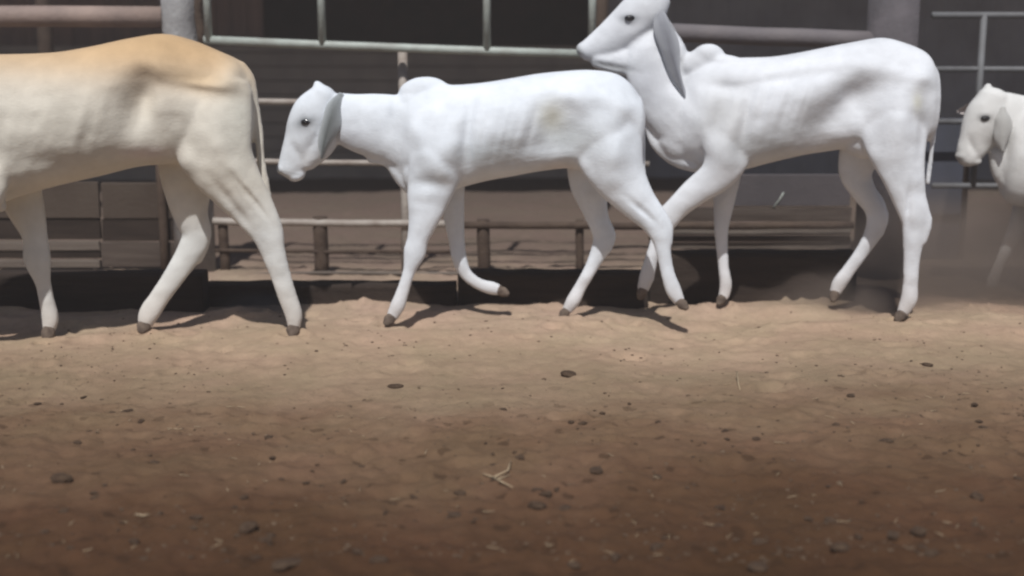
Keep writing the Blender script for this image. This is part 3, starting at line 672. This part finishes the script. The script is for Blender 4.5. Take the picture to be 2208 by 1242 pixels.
# flank skin fold
c.blob(410, 300, -.03, 70, 52, .11, -20)
gradw = lambda X_, Y_: 1/(1+np.exp((Y_-(168+np.clip(X_-250, -300, 200)*(.05)))/22.))*.95
body = c.finish(root, [
    (295, 215, 34, 66, 14, -.055), (325, 280, 38, 66, -30, -.020), (340, 135, 56, 30, 30, .012), (405, 190, 50, 26, 20, -.018), (500, 160, 26, 22, 0, .022),
    (470, 300, 36, 80, -8, .018), (385, 270, 24, 74, -22, -.010), (450, 185, 60, 10, 5, .01),
    (325, 145, 38, 28, 20, .012), (505, 172, 34, 30, 0, .009), (545, 430, 6, 46, -38, -.012), (400, 350, 20, 22, 0, .010), (20, 290, 14, 80, 14, .003), (96, 260, 12, 70, 18, .003), (170, 270, 12, 60, 12, .004), (215, 250, 12, 60, 16, .003), (120, 260, 14, 90, 14, .002), (180, 255, 14, 84, 14, .002),
    (70, 345, 110, 26, 12, -.010), (-10, 300, 40, 80, 12, -.008), (530, 400, 14, 70, -32, .01), (500, 440, 10, 60, -38, -.01),
], (.66, .63, .56), [vgrad((.53, .35, .18), gradw), spot((.58, .43, .26), 430, 175, 80, 24, .6, 10), lambda X_, Y_, co: ((.66, .68, .68), np.clip((Y_-400)/120., 0, .9)), spot((.60, .61, .55), 520, 240, 40, 110, .5), spot((.50, .44, .36), 300, 200, 60, 50, .35),
             spot((.68, .58, .55), 315, 330, 55, 14, .7), spot((.48, .45, .38), 150, 250, 130, 50, .3), legdust(.15)])
for sgn in (-1, 1):
    ear(c, root, [(-450, 165, .075, 18, .018), (-440, 205, .105, 30, .012), (-436, 255, .11, 26, .01), (-432, 305, .105, 8, .005)], sgn, (.40, .31, .22), (.6, .5, .36))
    eye(c, root, -512, 210, sgn*.086, 10)
hoof(c, root, 106, 708, 100, 732, .13, 15, .028); hoof(c, root, -175, 720, -190, 742, -.14, 15, .028)
hoof(c, root, 634, 704, 628, 724, -.135, 14, .027); hoof(c, root, 314, 696, 304, 714, .13, 15, .028)

# ---- last cow at the right edge
c = Cow(((2080, 6.55), (2600, 6.45)))
root = empty('cow', (c.pt(2400, 660, 0).x, c.p(2400), 0), 'pale grey cow at the right edge, mostly out of view', 'cow', 'cattle walking in single file past the fence')
c.sweep([(2158, 300, 392, .07), (2172, 240, 428, .12), (2205, 215, 446, .155), (2255, 205, 446, .165), (2310, 205, 440, .18), (2380, 206, 425, .2), (2450, 198, 410, .2), (2520, 188, 402, .185), (2580, 184, 400, .165), (2630, 195, 385, .14), (2665, 225, 350, .09)], vert=True, egg=.04, power=2.1, seg=4, n=40)
c.blob(2262, 200, 0, 42, 26, .05)
c.sweep([(2255, 300, 0, 88, .12), (2215, 278, 0, 72, .095), (2180, 262, 0, 60, .08), (2150, 250, 0, 54, .07)], seg=4)
c.sweep([(2142, 214, 0, 36, .066), (2132, 242, 0, 46, .084), (2118, 274, 0, 45, .078), (2104, 304, 0, 37, .06), (2091, 328, 0, 30, .05), (2085, 342, 0, 22, .046)]
        , seg=4)
c.blob(2112, 246, 0, 26, 16, .086, 60); c.blob(2076, 336, 0, 16, 12, .046); c.blob(2100, 348, 0, 16, 8, .036)
c.sweep([(2132, 200, 0, 16, .032), (2130, 188, 0, 9, .02), (2134, 182, 0, 4, .01)], seg=3)
c.sweep([(2160, 330, 0, 28, .05), (2172, 365, 0, 34, .06), (2195, 408, 0, 28, .08)], seg=3)
c.sweep([(2270, 330, -.09, 55, .065), (2262, 390, -.12, 46, .06), (2250, 440, -.13, 32, .046), (2238, 490, -.13, 22, .034), (2234, 520, -.13, 19, .032), (2238, 570, -.13, 13, .023), (2242, 610, -.13, 15, .026), (2238, 632, -.13, 12, .021)], seg=4)
c.sweep([(2250, 330, .09, 52, .065), (2232, 390, .115, 40, .056), (2212, 440, .125, 28, .042), (2196, 480, .125, 20, .033), (2184, 510, .125, 17, .029), (2164, 550, .125, 13, .022), (2148, 585, .125, 12, .021), (2140, 608, .125, 14, .025), (2134, 624, .125, 11, .02)], seg=4)
c.sweep([(2600, 280, -.05, 68, .09), (2600, 350, -.09, 62, .08), (2625, 410, -.11, 42, .055), (2655, 465, -.12, 28, .038), (2650, 510, -.12, 19, .03), (2640, 560, -.12, 14, .023), (2634, 610, -.12, 15, .026), (2626, 632, -.12, 12, .021)], seg=4)
c.sweep([(2580, 290, .05, 62, .085), (2560, 360, .09, 50, .07), (2560, 410, .11, 36, .05), (2578, 460, .12, 24, .036), (2562, 505, .12, 17, .028), (2530, 555, .12, 13, .022), (2506, 595, .12, 14, .025), (2498, 612, .12, 12, .02)], seg=4)
c.sweep([(2655, 215, 0, 12, .025), (2672, 260, 0, 8, .016), (2672, 340, 0, 6, .012), (2668, 400, 0, 7, .013)], seg=4)
c.finish(root, [(2470, 300, 30, 46, 20, -.035), (2280, 350, 24, 60, 10, .018), (2215, 280, 16, 50, 5, -.014), (2360, 300, 9, 70, 12, .006), (2390, 300, 9, 70, 12, .006), (2098, 318, 24, 7, 65, -.008)],
         (.66, .665, .66), [spot((.07, .07, .07), 2124, 254, 15, 8, .9), spot((.24, .23, .23), 2068, 342, 14, 10, .6), legdust(.14)])
ear(c, root, [(2160, 235, .066, 11, .015), (2166, 258, .098, 19, .011), (2166, 290, .106, 18, .009), (2162, 325, .1, 5, .005)], -1, (.40, .40, .39), (.48, .48, .47))
ear(c, root, [(2106, 226, .06, 10, .014), (2088, 234, .13, 14, .010), (2076, 238, .16, 9, .009), (2064, 240, .18, 4, .005)], 1, (.52, .45, .43), (.58, .55, .54))
eye(c, root, 2125, 255, -.077, 8); eye(c, root, 2125, 255, .077, 8)
hoof(c, root, 2238, 632, 2230, 646, -.13, 10, .022); hoof(c, root, 2134, 624, 2126, 638, .125, 10, .022)
hoof(c, root, 2626, 632, 2618, 646, -.12, 10, .022); hoof(c, root, 2498, 612, 2490, 626, .12, 10, .022)

# ------------------------------------------------------------------ clods, straw
def clod_mesh(name, sx, sy, sz, seed, matl):
    bm = bmesh.new(); bmesh.ops.create_icosphere(bm, subdivisions=3, radius=1)
    rr = np.random.default_rng(seed); dirs = rr.normal(size=(9, 3)); dirs /= np.linalg.norm(dirs, axis=1)[:, None]; amp = rr.uniform(-.35, .3, 9)
    for v in bm.verts:
        p = np.array(v.co); k = 1+sum(a_*max(0, float(p@d))**3 for a_, d in zip(amp, dirs))+rr.uniform(-.04, .04)
        v.co = Vector((p[0]*k*sx, p[1]*k*sy, p[2]*k*sz))
    me = bpy.data.meshes.new(name); bm.to_mesh(me); bm.free(); me.materials.append(matl); return me
def put(name, me, px, py, label, cat, group, rz=0, lift=.3):
    g = ground_at(px, py); zz = float(ground_z(np.array([g.x]), np.array([g.y]))[0])
    o = bpy.data.objects.new(name, me); COL.objects.link(o); o.location = (g.x, g.y, zz+lift); o.rotation_euler.z = rz
    return tag(o, label, cat, group)
CL = [  # px, py, half width px, aspect, label
    (132, 1046, 22, .8, 'largest dark dung clod, lying at the lower left of the dirt'),
    (1285, 1022, 15, .55, 'smooth dark oval clod right of the pale straw sprig'),
    (1156, 1092, 18, .7, 'wide crumbly dark clod below the pale straw sprig'),
    (1217, 1091, 16, .35, 'thin flat dark clod just right of the crumbly wide clod'),
    (1226, 815, 16, .5, 'dark clod farthest back in the middle of the pale dust'),
    (853, 834, 14, .4, 'long flat clod on pale dust below the front hoof of the middle cow'),
    (273, 881, 11, .4, 'small flat dark clod on pale dust at the left, farthest back there'),
    (166, 960, 9, .7, 'small round black clod above the largest left clod'),
    (578, 946, 9, .7, 'small dark clod on bare tan dirt left of centre'),
    (335, 1008, 10, .5, 'small flat dark clod right of and above the largest left clod'),
    (1908, 961, 16, .5, 'dark ragged clod on the right, alone on greyish dirt'),
    (1836, 863, 11, .5, 'small dark clod on the right, below the dusty hooves'),
    (1815, 1185, 20, .8, 'lumpy dark clod near the bottom edge, right of centre'),
    (536, 1145, 17, .9, 'lumpy dark clod near the bottom edge, left of centre'),
    (1242, 1206, 14, .6, 'dark clod at the bottom edge below the flat thin clod'),
    (1978, 1152, 18, .8, 'rounded brown clod at the lower right'),
    (1636, 1222, 20, .45, 'slanting dark clod touching the bottom edge on the right'),
    (615, 1212, 30, .4, 'broad flat dung pat at the bottom edge, left of centre'),
    (2105, 1075, 14, .8, 'reddish brown clod near the right edge'),
    (2001, 787, 10, .45, 'small dark sliver of clod in pale dust at the far right'),
    (815, 1212, 20, .7, 'dark clod at the bottom edge left of centre, beside the broad flat pat'),
    (190, 925, 7, .5, 'tiny dark clod on the far left dust'),
]
for k, (px_, py_, r, asp, lab) in enumerate(CL):
    g = ground_at(px_, py_); D = g.y
    sx = pxw(r*1.25, D); sz = sx*asp*.62; sy = sx*.8
    put('dirt_clod', clod_mesh('dirt_clod', sx, sy, sz, 100+k, M['clod']), px_, py_, lab, 'dirt clod', 'dark clods lying on the dirt', k*1.3, sz*.35)
def straw_mb(segs):
    m = MB()
    for pts in segs:
        P = []
        for (x, y, h) in pts:
            g = ground_at(x, y); P.append(Vector((g.x, g.y, float(ground_z(np.array([g.x]), np.array([g.y]))[0])+h)))
        m.tube(P, [.0028]*(len(P)-1)+[.0012], 6)
    return m
m = straw_mb([[(1062, 1034, .006), (1080, 1046, .010), (1106, 1062, .006)], [(1062, 1034, .006), (1040, 1028, .006)], [(1066, 1036, .008), (1095, 1030, .012), (1102, 1014, .008)], [(1075, 1040, .006), (1100, 1034, .006)]])
tag(m.build('straw_sprig', M['straw']), 'pale forked straw sprig lying in the middle of the dirt', 'straw', 'straw bits')
m = straw_mb([[(1588, 822, .03), (1592, 838, .006), (1596, 846, .004)]])
tag(m.build('straw_sprig', M['straw']), 'short pale straw stub standing in the dust right of centre', 'straw', 'straw bits')
m = straw_mb([[(292, 1110, .006), (310, 1113, .008), (324, 1111, .006)]])
tag(m.build('straw_sprig', M['straw']), 'short pale straw lying flat at the lower left', 'straw', 'straw bits')
# uncountable crumbs and chaff
def scatter(name, n, yr, smin, smax, matl, label, seed, flat=.5, cat='soil crumbs'):
    rr = np.random.default_rng(seed); V = []; Fs = []
    ico = bmesh.new(); bmesh.ops.create_icosphere(ico, subdivisions=1, radius=1); iv = np.array([v.co[:] for v in ico.verts]); ifc = np.array([[v.index for v in f.verts] for f in ico.faces]); ico.free()
    yv = yr[0]+(yr[1]-yr[0])*rr.random(n)**1.5; xv = rr.uniform(-.56, .56, n)*yv*1.05
    # gather into loose patches
    keep = vnoise(xv*1.7, yv*2.3, seed)+.4*vnoise(xv*6, yv*6, seed+1) > rr.uniform(.3, 1.1, n)
    xv, yv = xv[keep], yv[keep]; n = len(xv); zz = ground_z(xv, yv)
    s = smin+(smax-smin)*rr.random(n)**4
    for k in range(n):
        j = iv*(1+rr.uniform(-.3, .3, (len(iv), 1)))*np.array([1, rr.uniform(.5, 1), flat*rr.uniform(.6, 1.2)])*s[k]
        a_ = rr.uniform(0, 6.28); R = np.array([[math.cos(a_), -math.sin(a_), 0], [math.sin(a_), math.cos(a_), 0], [0, 0, 1]])
        j = j@R.T+np.array([xv[k], yv[k], zz[k]+s[k]*flat*.25]); Fs.append(ifc+k*len(iv)); V.append(j)
    V = np.concatenate(V); Fs = np.concatenate(Fs)
    me = bpy.data.meshes.new(name); me.from_pydata(V.tolist(), [], Fs.tolist()); me.materials.append(matl); me.update()
    o = bpy.data.objects.new(name, me); COL.objects.link(o); return tag(o, label, cat, kind='stuff')
scatter('soil_crumbs', 7000, (2.9, 6.0), .002, .009, M['crumb'], 'loose crumbs of brown soil scattered over the yard floor', 11)
scatter('dung_crumbs', 1500, (2.9, 4.5), .002, .021, M['clod'], 'dark dung crumbs scattered over the nearer dirt', 12, .45, 'dung crumbs')
rr = random.Random(5); m = MB()
for k in range(170):
    y_ = 2.9+2.2*rr.random()**1.3; x_ = rr.uniform(-.5, .5)*y_*1.1; a_ = rr.uniform(0, 3.14); l = rr.uniform(.004, .018)
    z_ = float(ground_z(np.array([x_]), np.array([y_]))[0])+.004
    d = Vector((math.cos(a_)*l, math.sin(a_)*l, rr.uniform(-.002, .003))); p = Vector((x_, y_, z_)); m.tube([p-d, p+d], .0011, 4)
tag(m.build('chaff', M['straw']), 'tiny pale bits of chaff strewn over the dirt', 'chaff', kind='stuff')

# ------------------------------------------------------------------ dust kicked up by the hooves
def dust(px_, py_, D, rx, ry, rz, dens, seed, label):
    bm = bmesh.new(); bmesh.ops.create_icosphere(bm, subdivisions=3, radius=1)
    me = bpy.data.meshes.new('dust_cloud'); bm.to_mesh(me); bm.free()
    P = at(px_, py_, D); o = bpy.data.objects.new('dust_cloud', me); COL.objects.link(o); o.location = P; o.scale = (rx, ry, rz)
    m = bpy.data.materials.new('airborne_dust'); m.use_nodes = True; N = m.node_tree.nodes; L = m.node_tree.links; N.clear()
    out = N.new('ShaderNodeOutputMaterial'); v = N.new('ShaderNodeVolumePrincipled'); L.new(v.outputs[0], out.inputs['Volume'])
    v.inputs['Color'].default_value = (.78, .62, .53, 1); v.inputs['Anisotropy'].default_value = .2
    tc = N.new('ShaderNodeTexCoord'); ln = N.new('ShaderNodeVectorMath'); ln.operation = 'LENGTH'; L.new(tc.outputs['Object'], ln.inputs[0])
    mr = N.new('ShaderNodeMapRange'); mr.interpolation_type = 'SMOOTHSTEP'; mr.inputs['From Min'].default_value = 1; mr.inputs['From Max'].default_value = .1
    L.new(ln.outputs['Value'], mr.inputs['Value'])
    n = N.new('ShaderNodeTexNoise'); n.inputs['Scale'].default_value = 1.7; n.inputs['Detail'].default_value = 3; L.new(tc.outputs['Object'], n.inputs['Vector'])
    r = N.new('ShaderNodeMapRange'); r.inputs['From Min'].default_value = .3; r.inputs['From Max'].default_value = .7; r.inputs['To Min'].default_value = .3*dens; r.inputs['To Max'].default_value = 1.5*dens
    L.new(n.outputs['Fac'], r.inputs['Value'])
    mu = N.new('ShaderNodeMath'); mu.operation = 'MULTIPLY'; L.new(mr.outputs[0], mu.inputs[0]); L.new(r.outputs[0], mu.inputs[1]); L.new(mu.outputs[0], v.inputs['Density'])
    me.materials.append(m); tag(o, label, 'dust', kind='stuff')
dust(2130, 600, 6.55, 1.3, 1.0, .6, 3.4, 1, 'brown dust hanging around the legs of the last cow')

dust(560, 668, 6.0, .30, .22, .12, 5.0, 2, 'small puff of dust behind the hind hoof of the tan cow')
dust(1830, 655, 6.15, .50, .35, .22, 4.0, 3, 'dust puff around the hind hooves of the bony white cow')

bm = bmesh.new(); bmesh.ops.create_cube(bm, size=1); hz = bpy.data.meshes.new('haze'); bm.to_mesh(hz); bm.free()
hazeo = bpy.data.objects.new('haze', hz); COL.objects.link(hazeo); hazeo.scale = (604, 424, 6.0); hazeo.location = (0, 110, 1.8)
m = bpy.data.materials.new('dusty_air'); m.use_nodes = True; N = m.node_tree.nodes; L = m.node_tree.links; N.clear()
out = N.new('ShaderNodeOutputMaterial'); v = N.new('ShaderNodeVolumePrincipled'); L.new(v.outputs[0], out.inputs['Volume'])
v.inputs['Color'].default_value = (.80, .72, .68, 1); v.inputs['Density'].default_value = .014; v.inputs['Anisotropy'].default_value = .3
hz.materials.append(m); tag(hazeo, 'thin dusty air over the cattle yard', 'haze', kind='stuff')
